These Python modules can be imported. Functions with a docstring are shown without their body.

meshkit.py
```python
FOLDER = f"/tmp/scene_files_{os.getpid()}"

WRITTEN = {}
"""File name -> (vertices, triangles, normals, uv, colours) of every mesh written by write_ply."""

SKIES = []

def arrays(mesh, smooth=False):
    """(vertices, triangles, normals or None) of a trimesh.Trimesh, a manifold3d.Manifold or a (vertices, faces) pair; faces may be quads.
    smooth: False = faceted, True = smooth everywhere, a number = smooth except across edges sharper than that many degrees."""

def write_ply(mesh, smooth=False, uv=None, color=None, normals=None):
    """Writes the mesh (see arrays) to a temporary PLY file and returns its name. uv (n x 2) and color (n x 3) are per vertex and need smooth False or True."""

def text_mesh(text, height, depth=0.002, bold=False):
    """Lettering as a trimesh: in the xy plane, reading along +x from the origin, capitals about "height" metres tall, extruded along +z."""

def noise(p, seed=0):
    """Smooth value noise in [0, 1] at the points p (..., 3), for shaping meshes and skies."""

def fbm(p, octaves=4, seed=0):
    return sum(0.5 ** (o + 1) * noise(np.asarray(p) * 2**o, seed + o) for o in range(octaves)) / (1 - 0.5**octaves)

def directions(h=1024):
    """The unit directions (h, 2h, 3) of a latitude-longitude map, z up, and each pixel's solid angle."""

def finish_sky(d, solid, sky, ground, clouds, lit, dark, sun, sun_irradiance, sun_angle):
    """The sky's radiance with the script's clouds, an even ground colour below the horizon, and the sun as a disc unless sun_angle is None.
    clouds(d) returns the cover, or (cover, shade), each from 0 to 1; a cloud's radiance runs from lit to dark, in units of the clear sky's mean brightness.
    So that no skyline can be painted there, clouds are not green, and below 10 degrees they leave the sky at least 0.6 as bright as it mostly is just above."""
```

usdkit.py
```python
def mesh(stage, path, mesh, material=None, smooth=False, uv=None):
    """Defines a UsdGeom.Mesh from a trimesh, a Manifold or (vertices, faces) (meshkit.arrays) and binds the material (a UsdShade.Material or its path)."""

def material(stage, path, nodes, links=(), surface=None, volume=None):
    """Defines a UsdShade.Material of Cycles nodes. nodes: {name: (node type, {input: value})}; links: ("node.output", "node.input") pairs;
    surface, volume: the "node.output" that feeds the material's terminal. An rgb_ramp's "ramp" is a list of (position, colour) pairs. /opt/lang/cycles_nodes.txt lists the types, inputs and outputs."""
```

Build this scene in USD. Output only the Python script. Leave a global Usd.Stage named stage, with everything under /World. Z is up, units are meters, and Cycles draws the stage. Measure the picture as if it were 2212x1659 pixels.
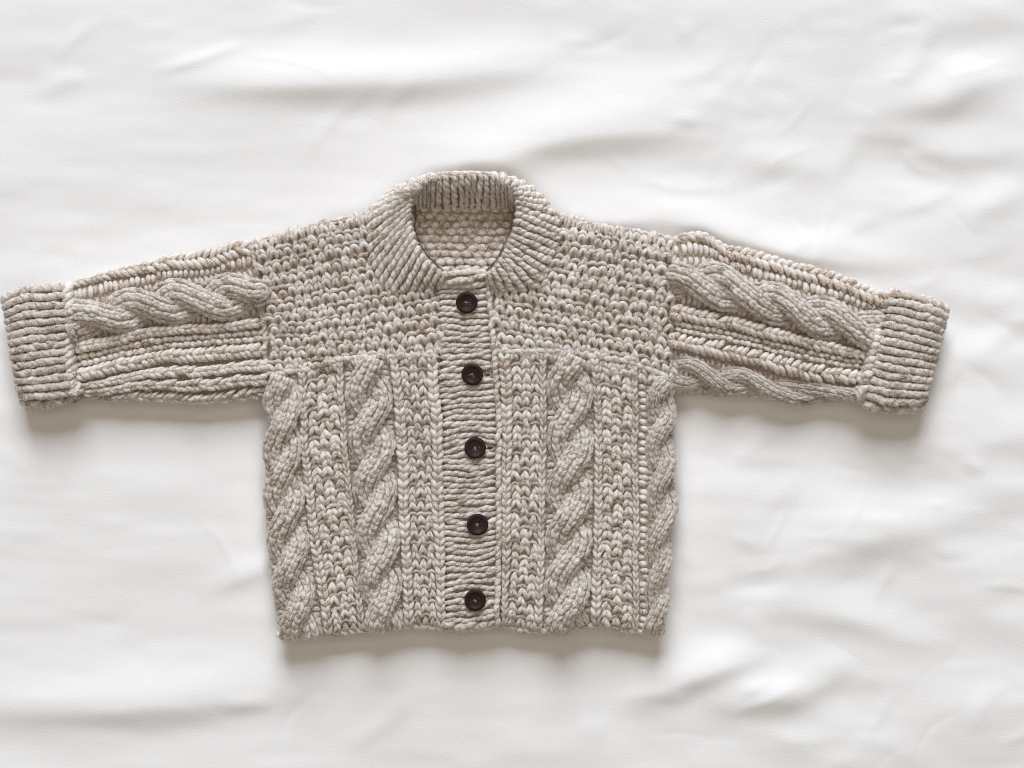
import math
import numpy as np
import trimesh
import shapely
import shapely.affinity
from shapely.geometry import Polygon, LineString
from scipy.ndimage import distance_transform_edt, gaussian_filter, map_coordinates
from scipy.interpolate import PchipInterpolator, CubicSpline
from scipy.spatial import Delaunay
from pxr import Usd, UsdGeom, UsdLux, UsdShade, Gf, Sdf, Vt
import usdkit
import meshkit

stage = Usd.Stage.CreateInMemory()
UsdGeom.SetStageUpAxis(stage, 'Z')
UsdGeom.SetStageMetersPerUnit(stage, 1.0)
UsdGeom.Xform.Define(stage, '/World')
UsdGeom.Scope.Define(stage, '/World/Looks')

# ------------------------------------------------------------------ camera and light
WIDE = 0.75                      # metres of bed sheet across the picture
CAM_H = 1.75
cam = UsdGeom.Camera.Define(stage, '/World/camera')
cam.AddTranslateOp().Set(Gf.Vec3d(0, 0, CAM_H))
cam.CreateHorizontalApertureAttr(36.0)
cam.CreateFocalLengthAttr(36.0 * CAM_H / WIDE)
cam.CreateFStopAttr(0.0)
cam.CreateFocusDistanceAttr(CAM_H)
cam.CreateExposureAttr(0.0)
cam.CreateClippingRangeAttr(Gf.Vec2f(0.05, 50))


def rect_light(name, pos, target, w, h, intensity, color):
    l = UsdLux.RectLight.Define(stage, '/World/' + name)
    m = Gf.Matrix4d().SetLookAt(Gf.Vec3d(*pos), Gf.Vec3d(*target), Gf.Vec3d(0, 0.01, 1)).GetInverse()
    l.AddTransformOp().Set(m)
    l.CreateWidthAttr(w); l.CreateHeightAttr(h)
    l.CreateIntensityAttr(intensity); l.CreateColorAttr(Gf.Vec3f(*color))
    l.CreateNormalizeAttr(False)
    return l


KEY_EL, KEY_D = math.radians(33.5), 8.0
rect_light('window_light', (-0.25, KEY_D * math.cos(KEY_EL), KEY_D * math.sin(KEY_EL)), (0, 0, 0), 4.0, 5.2, 12.5, (0.935, 0.98, 1.06))
rect_light('ceiling_bounce', (0, -0.6, 3.2), (0, 0, 0), 4.5, 4.5, 0.88, (1.0, 0.87, 0.715))

# ------------------------------------------------------------------ units
# drawing units: 2212 x 1659 across the picture, y down; heights in the same unit
VW, VH = 2212.0, 1659.0
S = WIDE / VW
FLAT = 1 - 40 * S / CAM_H        # the knit lies a little nearer the lens than the sheet


def world(p, flat=FLAT):
    p = np.asarray(p, float)
    return np.stack([(p[..., 0] - VW / 2) * S * flat, (VH / 2 - p[..., 1]) * S * flat, p[..., 2] * S], -1)


rng = np.random.default_rng(7)

# ------------------------------------------------------------------ materials
ATTR = {}


def yarn_material(name, light, dark, deep):
    return usdkit.material(stage, '/World/Looks/' + name, {
        'tc': ('texture_coordinate', {}),
        'uv': ('attribute', {'attribute': 'st'}),
        'tone': ('attribute', {'attribute': 'tone'}),
        # streaks of mixed fibre running along the twist
        'map': ('mapping', {'scale': (0.30, 3.2, 1.0)}),
        'streak': ('noise_texture', {'scale': 1.0, 'detail': 3.0, 'roughness': 0.62}),
        'ramp': ('rgb_ramp', {'ramp': [(0.0, deep), (0.27, deep), (0.40, dark), (0.52, light), (0.70, tuple(min(0.95, c * 1.06) for c in light)), (1.0, tuple(min(0.95, c * 1.06) for c in light))]}),
        'big': ('noise_texture', {'scale': 46.0, 'detail': 3.0, 'roughness': 0.6}),
        'bigr': ('map_range', {'from_min': 0.3, 'from_max': 0.7, 'to_min': -0.06, 'to_max': 0.06}),
        'add': ('math', {'math_type': 'add'}),
        'add2': ('math', {'math_type': 'add'}),
        # two plies wound round each other
        'sep': ('separate_xyz', {}),
        'm1': ('math', {'math_type': 'multiply', 'value2': 0.55}),
        'm2': ('math', {'math_type': 'multiply', 'value2': 6.2831853 * 2}),
        'sum': ('math', {'math_type': 'add'}),
        'sin': ('math', {'math_type': 'sine'}),
        'fib': ('mapping', {'scale': (0.35, 14.0, 1.0)}),
        'fibn': ('noise_texture', {'scale': 1.0, 'detail': 2.0}),
        'hmix': ('math', {'math_type': 'multiply_add', 'value2': 0.25}),
        'bump': ('bump', {'strength': 0.85, 'distance': 0.0007}),
        'p': ('principled_bsdf', {'roughness': 0.92, 'specular_ior_level': 0.15, 'sheen_weight': 0.15, 'sheen_roughness': 0.5, 'subsurface_weight': 0.5, 'subsurface_radius': (1.0, 0.85, 0.7), 'subsurface_scale': 0.0014}),
    }, [
        ('uv.vector', 'map.vector'), ('map.vector', 'streak.vector'),
        ('tc.object', 'big.vector'), ('big.fac', 'bigr.value'),
        ('streak.fac', 'add.value1'), ('bigr.result', 'add.value2'),
        ('add.value', 'add2.value1'), ('tone.fac', 'add2.value2'), ('add2.value', 'ramp.fac'),
        ('ramp.color', 'p.base_color'),
        ('uv.vector', 'sep.vector'), ('sep.x', 'm1.value1'), ('sep.y', 'm2.value1'), ('m1.value', 'sum.value1'), ('m2.value', 'sum.value2'), ('sum.value', 'sin.value1'),
        ('uv.vector', 'fib.vector'), ('fib.vector', 'fibn.vector'),
        ('sin.value', 'hmix.value1'), ('fibn.fac', 'hmix.value3'), ('hmix.value', 'bump.height'), ('bump.normal', 'p.normal'),
    ], surface='p.BSDF')


YARN = yarn_material('oatmeal_wool', (0.915, 0.81, 0.71), (0.62, 0.495, 0.405), (0.27, 0.19, 0.145))
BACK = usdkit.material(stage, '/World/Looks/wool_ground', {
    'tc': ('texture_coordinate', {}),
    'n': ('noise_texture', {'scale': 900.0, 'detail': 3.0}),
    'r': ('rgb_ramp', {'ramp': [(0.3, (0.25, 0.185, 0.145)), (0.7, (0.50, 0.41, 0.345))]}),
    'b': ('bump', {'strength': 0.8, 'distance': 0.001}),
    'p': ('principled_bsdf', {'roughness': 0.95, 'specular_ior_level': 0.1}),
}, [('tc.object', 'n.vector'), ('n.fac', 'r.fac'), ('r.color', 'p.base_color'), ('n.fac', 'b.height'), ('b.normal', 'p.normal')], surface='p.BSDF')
FIBRE = usdkit.material(stage, '/World/Looks/loose_fibre', {'p': ('principled_bsdf', {'base_color': (0.88, 0.785, 0.69), 'roughness': 0.8, 'specular_ior_level': 0.2})}, [], surface='p.BSDF')
BUTTON = usdkit.material(stage, '/World/Looks/dark_wood', {
    'tc': ('texture_coordinate', {}),
    'mp': ('mapping', {'scale': (250.0, 1500.0, 250.0), 'rotation': (0, 0, 0.5)}),
    'n': ('noise_texture', {'scale': 1.0, 'detail': 3.0, 'distortion': 0.6}),
    'r': ('rgb_ramp', {'ramp': [(0.3, (0.011, 0.006, 0.005)), (0.55, (0.026, 0.014, 0.011)), (0.8, (0.055, 0.028, 0.020))]}),
    'p': ('principled_bsdf', {'roughness': 0.5, 'specular_ior_level': 0.12}),
}, [('tc.object', 'mp.vector'), ('mp.vector', 'n.vector'), ('n.fac', 'r.fac'), ('r.color', 'p.base_color')], surface='p.BSDF')
THREAD = usdkit.material(stage, '/World/Looks/dark_thread', {'p': ('principled_bsdf', {'base_color': (0.16, 0.14, 0.125), 'roughness': 0.4})}, [], surface='p.BSDF')
SHEET = usdkit.material(stage, '/World/Looks/white_cotton', {
    'tc': ('texture_coordinate', {}),
    'm1': ('mapping', {'scale': (260.0, 1700.0, 1.0)}),
    'n1': ('noise_texture', {'scale': 1.0, 'detail': 2.0}),
    'm2': ('mapping', {'scale': (1700.0, 500.0, 1.0)}),
    'n2': ('noise_texture', {'scale': 1.0, 'detail': 2.0}),
    'ad': ('math', {'math_type': 'add'}),
    'b': ('bump', {'strength': 0.2, 'distance': 0.0005}),
    'p': ('principled_bsdf', {'base_color': (0.86, 0.86, 0.855), 'roughness': 0.85, 'specular_ior_level': 0.2, 'sheen_weight': 0.05}),
}, [('tc.object', 'm1.vector'), ('m1.vector', 'n1.vector'), ('tc.object', 'm2.vector'), ('m2.vector', 'n2.vector'), ('n1.fac', 'ad.value1'), ('n2.fac', 'ad.value2'), ('ad.value', 'b.height'), ('b.normal', 'p.normal')], surface='p.BSDF')

# ------------------------------------------------------------------ outlines (drawing units)
L_SLEEVE_TOP = [(138, 616), (213, 596), (293, 575), (373, 554), (453, 539), (520, 522), (545, 524)]
L_SLEEVE_BOT = [(160, 856), (240, 860), (347, 863), (427, 870), (507, 863), (580, 855)]
L_ARM = [(576, 850), (575, 772), (571, 692), (557, 599), (545, 526)]
R_SLEEVE_TOP = [(1450, 521), (1475, 512), (1509, 506), (1565, 529), (1636, 547), (1721, 573), (1806, 595), (1877, 623), (1915, 640)]
R_SLEEVE_BOT = [(1452, 848), (1494, 849), (1580, 854), (1679, 863), (1721, 868), (1778, 865), (1862, 866)]
L_CUFF = [(10, 645), (26, 630), (75, 619), (128, 611), (143, 618), (148, 650), (150, 735), (158, 826), (169, 848), (163, 869), (130, 876), (80, 879), (54, 869), (36, 838), (23, 780), (14, 715), (7, 668)]
R_CUFF = [(1926, 629), (1962, 632), (2000, 643), (2027, 655), (2044, 678), (2036, 720), (2019, 791), (2001, 858), (1990, 878), (1972, 888), (1930, 889), (1891, 889), (1868, 882), (1856, 862), (1874, 805), (1891, 734), (1914, 664)]
HEM = [(603, 1372), (640, 1374), (700, 1369), (780, 1360), (850, 1350), (930, 1352), (1000, 1358), (1080, 1346), (1160, 1361), (1210, 1355), (1290, 1348), (1360, 1360), (1428, 1368)]
L_SIDE = [(603, 1372), (596, 1335), (584, 1250), (577, 1160), (571, 1090), (571, 1010), (576, 900), (574, 830)]
R_SIDE = [(1428, 1368), (1436, 1300), (1444, 1215), (1454, 1140), (1461, 1075), (1455, 985), (1458, 900), (1456, 840)]
L_SHOULDER = [(545, 522), (600, 503), (700, 481), (760, 466), (810, 452)]
R_SHOULDER = [(1197, 464), (1260, 490), (1330, 503), (1450, 519)]
COLLAR_BACK = [(810, 450), (845, 410), (891, 386), (930, 376), (991, 372), (1045, 371), (1099, 378), (1153, 406), (1197, 455)]
NECK = [(897, 430), (897, 495), (908, 527), (926, 553), (947, 573), (965, 590), (1045, 586), (1060, 575), (1073, 560), (1086, 534), (1101, 501), (1110, 462), (1108, 430), (1088, 397), (1056, 388), (969, 390), (936, 396), (913, 406)]
OUT_BODY = Polygon(L_SIDE[::-1] + HEM[1:] + R_SIDE[1:] + R_SHOULDER[::-1] + COLLAR_BACK[::-1] + L_SHOULDER[::-1]).buffer(0)
OUT_LS = Polygon(L_SLEEVE_TOP + L_SLEEVE_BOT[::-1]).buffer(0)
OUT_RS = Polygon(R_SLEEVE_TOP + R_SLEEVE_BOT[::-1]).buffer(0)
OUT_LC, OUT_RC, NECK_P = Polygon(L_CUFF), Polygon(R_CUFF), Polygon(NECK)
ALL = shapely.union_all([OUT_BODY, OUT_LS, OUT_RS, OUT_LC, OUT_RC]).buffer(3).buffer(-3)
BAND = Polygon([(957, 596), (1052, 592), (1058, 640), (1068, 720), (1076, 800), (1083, 960), (1083, 1150), (1082, 1349), (966, 1357), (963, 1150), (960, 950), (955, 800), (949, 680)])

# ------------------------------------------------------------------ height of the garment as a raster
STEP = 2.0
gx, gy = np.meshgrid(np.arange(-40, 2140, STEP), np.arange(330, 1430, STEP))


def inside(poly, x=gx, y=gy):
    return shapely.contains_xy(poly, x, y)


def edge_profile(poly, radius):
    d = distance_transform_edt(inside(poly)) * STEP
    t = np.clip(d / radius, 0, 1)
    return np.sqrt(np.clip(1 - (1 - t) ** 2, 0, 1))


H_BODY, H_SLEEVE = 58.0, 50.0
hm = np.maximum(H_BODY * (0.58 + 0.42 * edge_profile(OUT_BODY, 30)) * inside(OUT_BODY), 0)
for o in (OUT_LS, OUT_RS):
    u = shapely.union_all([o, OUT_BODY])
    hm = np.maximum(hm, H_SLEEVE * (0.42 + 0.58 * edge_profile(u, 64)) * inside(o))
for o, s_ in ((OUT_LC, OUT_LS), (OUT_RC, OUT_RS)):
    prof = edge_profile(o, 26)
    t = edge_profile(o, 90)
    both = edge_profile(shapely.union_all([o, s_]), 40)
    hm = np.where(inside(o), 78 * (0.40 + 0.60 * both), hm)
w_ = meshkit.fbm(np.stack([gx / 150, gy / 150, gx * 0], -1), 3, 5) - 0.5
hm = hm * (1 + 0.16 * w_)
ins = inside(ALL).astype(float)
hb = gaussian_filter(hm * ins, 1.6) / np.maximum(gaussian_filter(ins, 1.6), 1e-3)
band_d = distance_transform_edt(inside(BAND)) * STEP
hb += 9.0 * np.clip(band_d / 7, 0, 1)
# arm seams sink a little
for seam, dep in ((L_ARM, 7.0), ([(1450, 521), (1455, 621), (1449, 706), (1447, 763), (1456, 848)], 7.0)):
    m = np.ones(gx.shape, bool)
    ls = LineString(seam)
    near = (gx > min(p[0] for p in seam) - 30) & (gx < max(p[0] for p in seam) + 30) & (gy > 500) & (gy < 880)
    dd = np.full(gx.shape, 99.0)
    dd[near] = shapely.distance(ls, shapely.points(gx[near], gy[near]))
    hb -= dep * np.exp(-(dd / 9) ** 2)
BUTTONS = [(1009, 655), (1021, 809), (1027, 966), (1032, 1131), (1027, 1293)]
HOLES = [(bx + 31, by + 1) for bx, by in BUTTONS[1:]]
for k, (x, y) in enumerate(HOLES):
    hb -= 17 * np.exp(-((gx - x) / 9.0) ** 4 - ((gy - y) / 4.0) ** 4)
for x, y in BUTTONS:
    hb -= 5 * np.exp(-((gx - x) / 24.0) ** 2 - ((gy - y) / 24.0) ** 2)
    hb -= 6 * np.exp(-((gx - x - 3) / 16.0) ** 2 - ((gy - y + 29) / 5.0) ** 2)
hb += 15 * np.exp(-((gy - 599) / 15.0) ** 2) * np.exp(-((gx - 1003) / 52.0) ** 6)
HB = gaussian_filter(hb, 0.8)
HGX, HGY = np.gradient(HB, STEP)[1], np.gradient(HB, STEP)[0]


def samp(a, x, y):
    x, y = np.broadcast_arrays(np.asarray(x, float), np.asarray(y, float))
    return map_coordinates(a, [(y.ravel() - 330) / STEP, (x.ravel() + 40) / STEP], order=1, mode='nearest').reshape(x.shape)


def on_fabric(xy, lift=0.0):
    """Point on the garment surface and its normal (drawing units, y down, z up)."""
    x, y = xy[..., 0], xy[..., 1]
    z = samp(HB, x, y)
    n = np.stack([-np.clip(samp(HGX, x, y), -0.9, 0.9), -np.clip(samp(HGY, x, y), -0.9, 0.9), np.ones_like(x)], -1)
    n /= np.linalg.norm(n, axis=-1, keepdims=True)
    p = np.stack([x, y, z], -1)
    return p + n * (np.asarray(lift)[..., None] if np.ndim(lift) else lift), n


# ------------------------------------------------------------------ yarn
class Yarn:
    """Collects tubes of yarn and becomes one mesh."""
    def __init__(self):
        self.v, self.f, self.uv, self.tone, self.n = [], [], [], [], 0

    def tubes(self, P, R, N, M=8, squash=0.92, tone=None):
        n, K = P.shape[:2]
        if n == 0:
            return
        T = np.gradient(P, axis=1)
        T /= np.linalg.norm(T, axis=-1, keepdims=True) + 1e-9
        B = np.cross(T, N)
        B /= np.linalg.norm(B, axis=-1, keepdims=True) + 1e-9
        N2 = np.cross(B, T)
        th = np.arange(M) * 2 * np.pi / M
        c, s = np.cos(th), np.sin(th)
        V = P[:, :, None] + R[:, :, None, None] * (c[:, None] * B[:, :, None] + squash * s[:, None] * N2[:, :, None])
        seg = np.linalg.norm(np.diff(P, axis=1), axis=-1)
        along = np.concatenate([np.zeros((n, 1)), np.cumsum(seg, 1)], 1) + rng.uniform(0, 900, (n, 1))
        uv = np.stack([np.broadcast_to(along[:, :, None], (n, K, M)), np.broadcast_to(np.abs(((th / (2 * np.pi)) * 2) - 1)[None, None] + 0 * along[:, :, None], (n, K, M))], -1)
        i = np.arange(n)[:, None, None] * K * M + np.arange(K - 1)[None, :, None] * M + np.arange(M)[None, None]
        j = np.arange(n)[:, None, None] * K * M + np.arange(K - 1)[None, :, None] * M + ((np.arange(M) + 1) % M)[None, None]
        # y is down here and flips in world(): wind so that faces look outward there
        q = np.stack([i, j, j + M, i + M], -1).reshape(-1, 4)[:, ::-1]
        f = np.vstack([q[:, [0, 1, 2]], q[:, [0, 2, 3]]]) + self.n
        t = rng.normal(0, 0.055, n) if tone is None else tone
        self.v.append(V.reshape(-1, 3)); self.f.append(f); self.uv.append(uv.reshape(-1, 2))
        self.tone.append(np.repeat(t, K * M)); self.n += n * K * M

    def build(self, path, mat=None):
        if not self.v:
            return None
        v, f = np.vstack(self.v), np.vstack(self.f)
        w = world(v)
        a, b, c = w[f[:400, 0]], w[f[:400, 1]], w[f[:400, 2]]
        m = usdkit.mesh(stage, path, (w, f), mat or YARN, smooth=True, uv=np.vstack(self.uv))
        pv = UsdGeom.PrimvarsAPI(m).CreatePrimvar('tone', Sdf.ValueTypeNames.FloatArray, 'vertex')
        pv.Set(Vt.FloatArray.FromNumpy(np.concatenate(self.tone).astype(np.float32)))
        SAMPLES.append(w[::3])
        return m


SAMPLES = []


def template(ctrl, rad, K=7):
    """A smooth stroke of yarn through control points (across, along, height) with a radius at each."""
    ctrl = np.array(ctrl, float)
    t = np.linspace(0, 1, len(ctrl))
    tt = np.linspace(0, 1, K)
    return CubicSpline(t, ctrl)(tt), np.maximum(PchipInterpolator(t, rad)(tt), 0.02)


def mirror(tp):
    c, r = tp
    c = c.copy(); c[:, 0] = 1 - c[:, 0]
    return c, r


def flip(tp):
    c, r = tp
    c = c.copy(); c[:, 1] = 1 - c[:, 1]
    return c, r


def narrow(tp, k, rk=1.0):
    c, r = tp
    c = c.copy(); c[:, 0] = 0.5 + (c[:, 0] - 0.5) * k
    return c, r * rk


LEG = template([(0.56, -0.30, -0.34), (0.44, 0.08, 0.06), (0.30, 0.50, 0.22), (0.15, 0.95, 0.06), (0.07, 1.30, -0.36)], [0.06, 0.215, 0.255, 0.225, 0.07])
PURL = template([(-0.10, 0.20, -0.36), (0.12, 0.42, 0.06), (0.5, 0.58, 0.22), (0.88, 0.42, 0.06), (1.10, 0.20, -0.36)], [0.06, 0.20, 0.25, 0.20, 0.06])
ARCH = template([(0.10, -0.28, -0.40), (0.17, 0.22, 0.10), (0.27, 0.66, 0.26), (0.5, 0.86, 0.30), (0.73, 0.66, 0.26), (0.83, 0.22, 0.10), (0.90, -0.28, -0.40)], [0.06, 0.20, 0.235, 0.22, 0.235, 0.20, 0.06], K=11)
LEG_C = template([(0.52, -0.50, -0.30), (0.43, -0.02, 0.06), (0.33, 0.50, 0.20), (0.23, 1.02, 0.06), (0.16, 1.50, -0.32)], [0.05, 0.20, 0.245, 0.20, 0.05])
ROPE = template([(0.20, -0.55, -0.30), (0.34, 0.0, 0.10), (0.5, 0.50, 0.24), (0.66, 1.0, 0.10), (0.80, 1.55, -0.30)], [0.10, 0.27, 0.33, 0.27, 0.10])
WAVE = template([(0.44, -0.60, -0.18), (0.36, 0.0, 0.12), (0.5, 0.50, 0.26), (0.62, 1.0, 0.12), (0.54, 1.60, -0.18)], [0.10, 0.29, 0.35, 0.29, 0.10])
BUMP = template([(0.06, -0.40, -0.45), (0.14, 0.10, 0.02), (0.26, 0.66, 0.26), (0.5, 0.92, 0.30), (0.74, 0.66, 0.26), (0.86, 0.10, 0.02), (0.94, -0.40, -0.45)], [0.06, 0.19, 0.24, 0.22, 0.24, 0.19, 0.06], K=11)
OVAL = template([(0.5, -0.12, -0.32), (0.48, 0.5, 0.25), (0.52, 1.12, -0.32)], [0.08, 0.34, 0.08])
OVAL_H = template([(0.04, 0.40, -0.50), (0.24, 0.55, 0.05), (0.5, 0.60, 0.28), (0.76, 0.55, 0.05), (0.96, 0.40, -0.50)], [0.08, 0.24, 0.30, 0.24, 0.08])
C_KNIT = [LEG_C, mirror(LEG_C)]
V_KNIT = [LEG, mirror(LEG)]
A_KNIT = [flip(LEG), flip(mirror(LEG))]
BAR = template([(0.02, 0.36, -0.40), (0.24, 0.5, 0.02), (0.5, 0.56, 0.14), (0.76, 0.5, 0.02), (0.98, 0.36, -0.40)], [0.08, 0.25, 0.30, 0.25, 0.08])


def lay(y, surf, cells, strokes, jitter=0.045, wide=1.0, hi=1.0, tone=None, M=8, rad=1.0, keep=None):
    """Lays each stroke template in every cell (U, V of its corner) of a surface surf(U, V) -> point, normal."""
    cells = np.asarray(cells, float).reshape(-1, 2)
    if len(cells) == 0:
        return
    c, _ = surf(cells[:, 0] + 0.5, cells[:, 1] + 0.5)
    if keep is not None:
        k = keep(c)
        cells, c = cells[k], c[k]
        if len(cells) == 0:
            return
    a0, _ = surf(cells[:, 0] + 0.1, cells[:, 1] + 0.5); a1, _ = surf(cells[:, 0] + 0.9, cells[:, 1] + 0.5)
    b0, _ = surf(cells[:, 0] + 0.5, cells[:, 1] + 0.1); b1, _ = surf(cells[:, 0] + 0.5, cells[:, 1] + 0.9)
    w = np.linalg.norm(a1 - a0, axis=-1) / 0.8
    l = np.linalg.norm(b1 - b0, axis=-1) / 0.8
    size = np.minimum(w, l * 1.5) * wide
    base_tone = rng.normal(0, 0.05, len(cells)) if tone is None else np.full(len(cells), tone) + rng.normal(0, 0.03, len(cells))
    for ctrl, r in strokes:
        n, K = len(cells), len(ctrl)
        sh = rng.normal(0, jitter, (n, 1, 2))
        bend = rng.normal(0, jitter * 0.7, (n, 1, 2)) * np.linspace(-1, 1, K)[None, :, None]
        UV = cells[:, None] + ctrl[None, :, :2] + sh + bend
        p, nn = surf(UV[..., 0], UV[..., 1])
        hh = (ctrl[None, :, 2] * hi + rng.normal(0, 0.05, (n, 1))) * size[:, None]
        p = p + nn * hh[..., None]
        R = r[None] * size[:, None] * rad * rng.uniform(0.88, 1.12, (n, 1))
        y.tubes(p, R, nn, M=M, tone=base_tone + rng.normal(0, 0.03, n))


def rail(pts):
    pts = np.array(pts, float)
    d = np.concatenate([[0], np.cumsum(np.linalg.norm(np.diff(pts, axis=0), axis=1))])
    f = PchipInterpolator(d / d[-1], pts)
    return lambda t: f(np.clip(t, -0.2, 1.2)) if len(pts) > 2 else pts[0] + (pts[-1] - pts[0]) * np.asarray(t)[..., None]


def warp(p, amp=2.2, size=60.0):
    q = np.stack([p[..., 0] / size, p[..., 1] / size, 0 * p[..., 0]], -1)
    return p + amp * 2 * np.stack([meshkit.noise(q, 11) - 0.5, meshkit.noise(q, 23) - 0.5], -1)


def ruled(La, Ra, nu, nv, lift=0.0, amp=2.0):
    """Surface between two rails; U in 0..nu from rail La to rail Ra, V in 0..nv along them."""
    def surf(U, V):
        t, u = np.asarray(V) / nv, (np.asarray(U) / nu)[..., None]
        p = La(t) * (1 - u) + Ra(t) * u
        return on_fabric(warp(p, amp), lift(np.asarray(U) / nu, t) if callable(lift) else lift)
    return surf


def grid(nu, nv):
    a, b = np.meshgrid(np.arange(nu), np.arange(nv), indexing='ij')
    return np.stack([a.ravel(), b.ravel()], 1)


# ------------------------------------------------------------------ prim helpers
def custom(prim, label=None, cat=None, group=None, kind=None):
    for k, v in (('label', label), ('category', cat), ('group', group), ('kind', kind)):
        if v:
            prim.SetCustomDataByKey(k, v)


USED = {}


def child(parent, name):
    n = USED.get((parent, name), 0)
    USED[(parent, name)] = n + 1
    return f'{parent}/{name}' + (f'_{n:03d}' if n else '')


CARD = '/World/cardigan'
cx = UsdGeom.Xform.Define(stage, CARD)
custom(cx.GetPrim(), 'chunky oatmeal cable knit baby cardigan buttoned up and laid flat on white sheet', 'cardigan')


def ground_mesh(poly, drop=5.0, step=6.0, foot=None, cut=None, rim=9.0):
    """The dense knit behind the stitches: the garment's surface inside poly, with a rim that goes down to the bed."""
    p = poly.intersection(ALL.buffer(-rim)) if cut is None else poly.difference(cut)
    if p.geom_type != 'Polygon':
        p = max(p.geoms, key=lambda g: g.area)
    p = p.simplify(0.8)
    ring = p.exterior
    n = int(ring.length / step)
    rp = np.array([ring.interpolate(k / n, normalized=True).coords[0] for k in range(n)])
    if not shapely.LinearRing(rp).is_ccw:
        rp = rp[::-1]
    x0, y0, x1, y1 = p.bounds
    X, Y = np.meshgrid(np.arange(x0, x1, step), np.arange(y0, y1, step))
    X = X + (np.arange(X.shape[0]) % 2)[:, None] * step / 2
    inner = p.buffer(-step * 0.55)
    k = shapely.contains_xy(inner, X, Y)
    pts = np.vstack([rp, np.stack([X[k], Y[k]], 1)])
    tri = Delaunay(pts).simplices
    cen = pts[tri].mean(1)
    tri = tri[shapely.contains_xy(p, cen[:, 0], cen[:, 1])]
    e1, e2 = pts[tri[:, 1]] - pts[tri[:, 0]], pts[tri[:, 2]] - pts[tri[:, 0]]
    cr = e1[:, 0] * e2[:, 1] - e1[:, 1] * e2[:, 0]
    tri[cr > 0] = tri[cr > 0][:, ::-1]          # y is down
    q, nn = on_fabric(pts)
    z = np.maximum(q[:, 2] - drop, 1.5)
    v = np.column_stack([pts, z])
    m = len(rp)
    low = np.column_stack([rp + (np.array(p.centroid.coords[0]) - rp) * 0.004, np.zeros(m)]) if foot is None else np.column_stack([rp, z[:m] - foot])
    b = len(v)
    i = np.arange(m); j = (i + 1) % m
    skirt = np.vstack([np.stack([i, b + i, j], 1), np.stack([j, b + i, b + j], 1)])
    return np.vstack([v, low]), np.vstack([tri, skirt])


def put_ground(path, poly, **kw):
    v, f = ground_mesh(poly, **kw)
    return usdkit.mesh(stage, path, (world(v), f), BACK, smooth=True)


def hem_y(x): return np.interp(x, [p[0] for p in HEM], [p[1] for p in HEM])


YOKE_LINE = [(560, 806), (600, 806), (660, 798), (740, 775), (840, 770), (950, 768), (1085, 760), (1180, 758), (1290, 770), (1370, 786), (1430, 812), (1470, 838)]
def yoke_y(x): return np.interp(x, [p[0] for p in YOKE_LINE], [p[1] for p in YOKE_LINE])


def body_rail(xs, ys):
    """A column boundary from hem to yoke through x at the given y."""
    f = PchipInterpolator(ys, xs, extrapolate=True)
    yb, yt = float(hem_y(xs[-1])) - 3, float(yoke_y(xs[0])) + 4
    yy = np.linspace(yb, yt, 14)
    return rail(np.stack([f(yy), yy], 1))


# ------------------------------------------------------------------ stitch patterns
def knit_column(path, La, Ra, nu, nv, lift=5.0, shapes=V_KNIT, **kw):
    y = Yarn()
    lay(y, ruled(La, Ra, nu, nv, lift), grid(nu, nv), shapes, **kw)
    return y.build(path)


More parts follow.
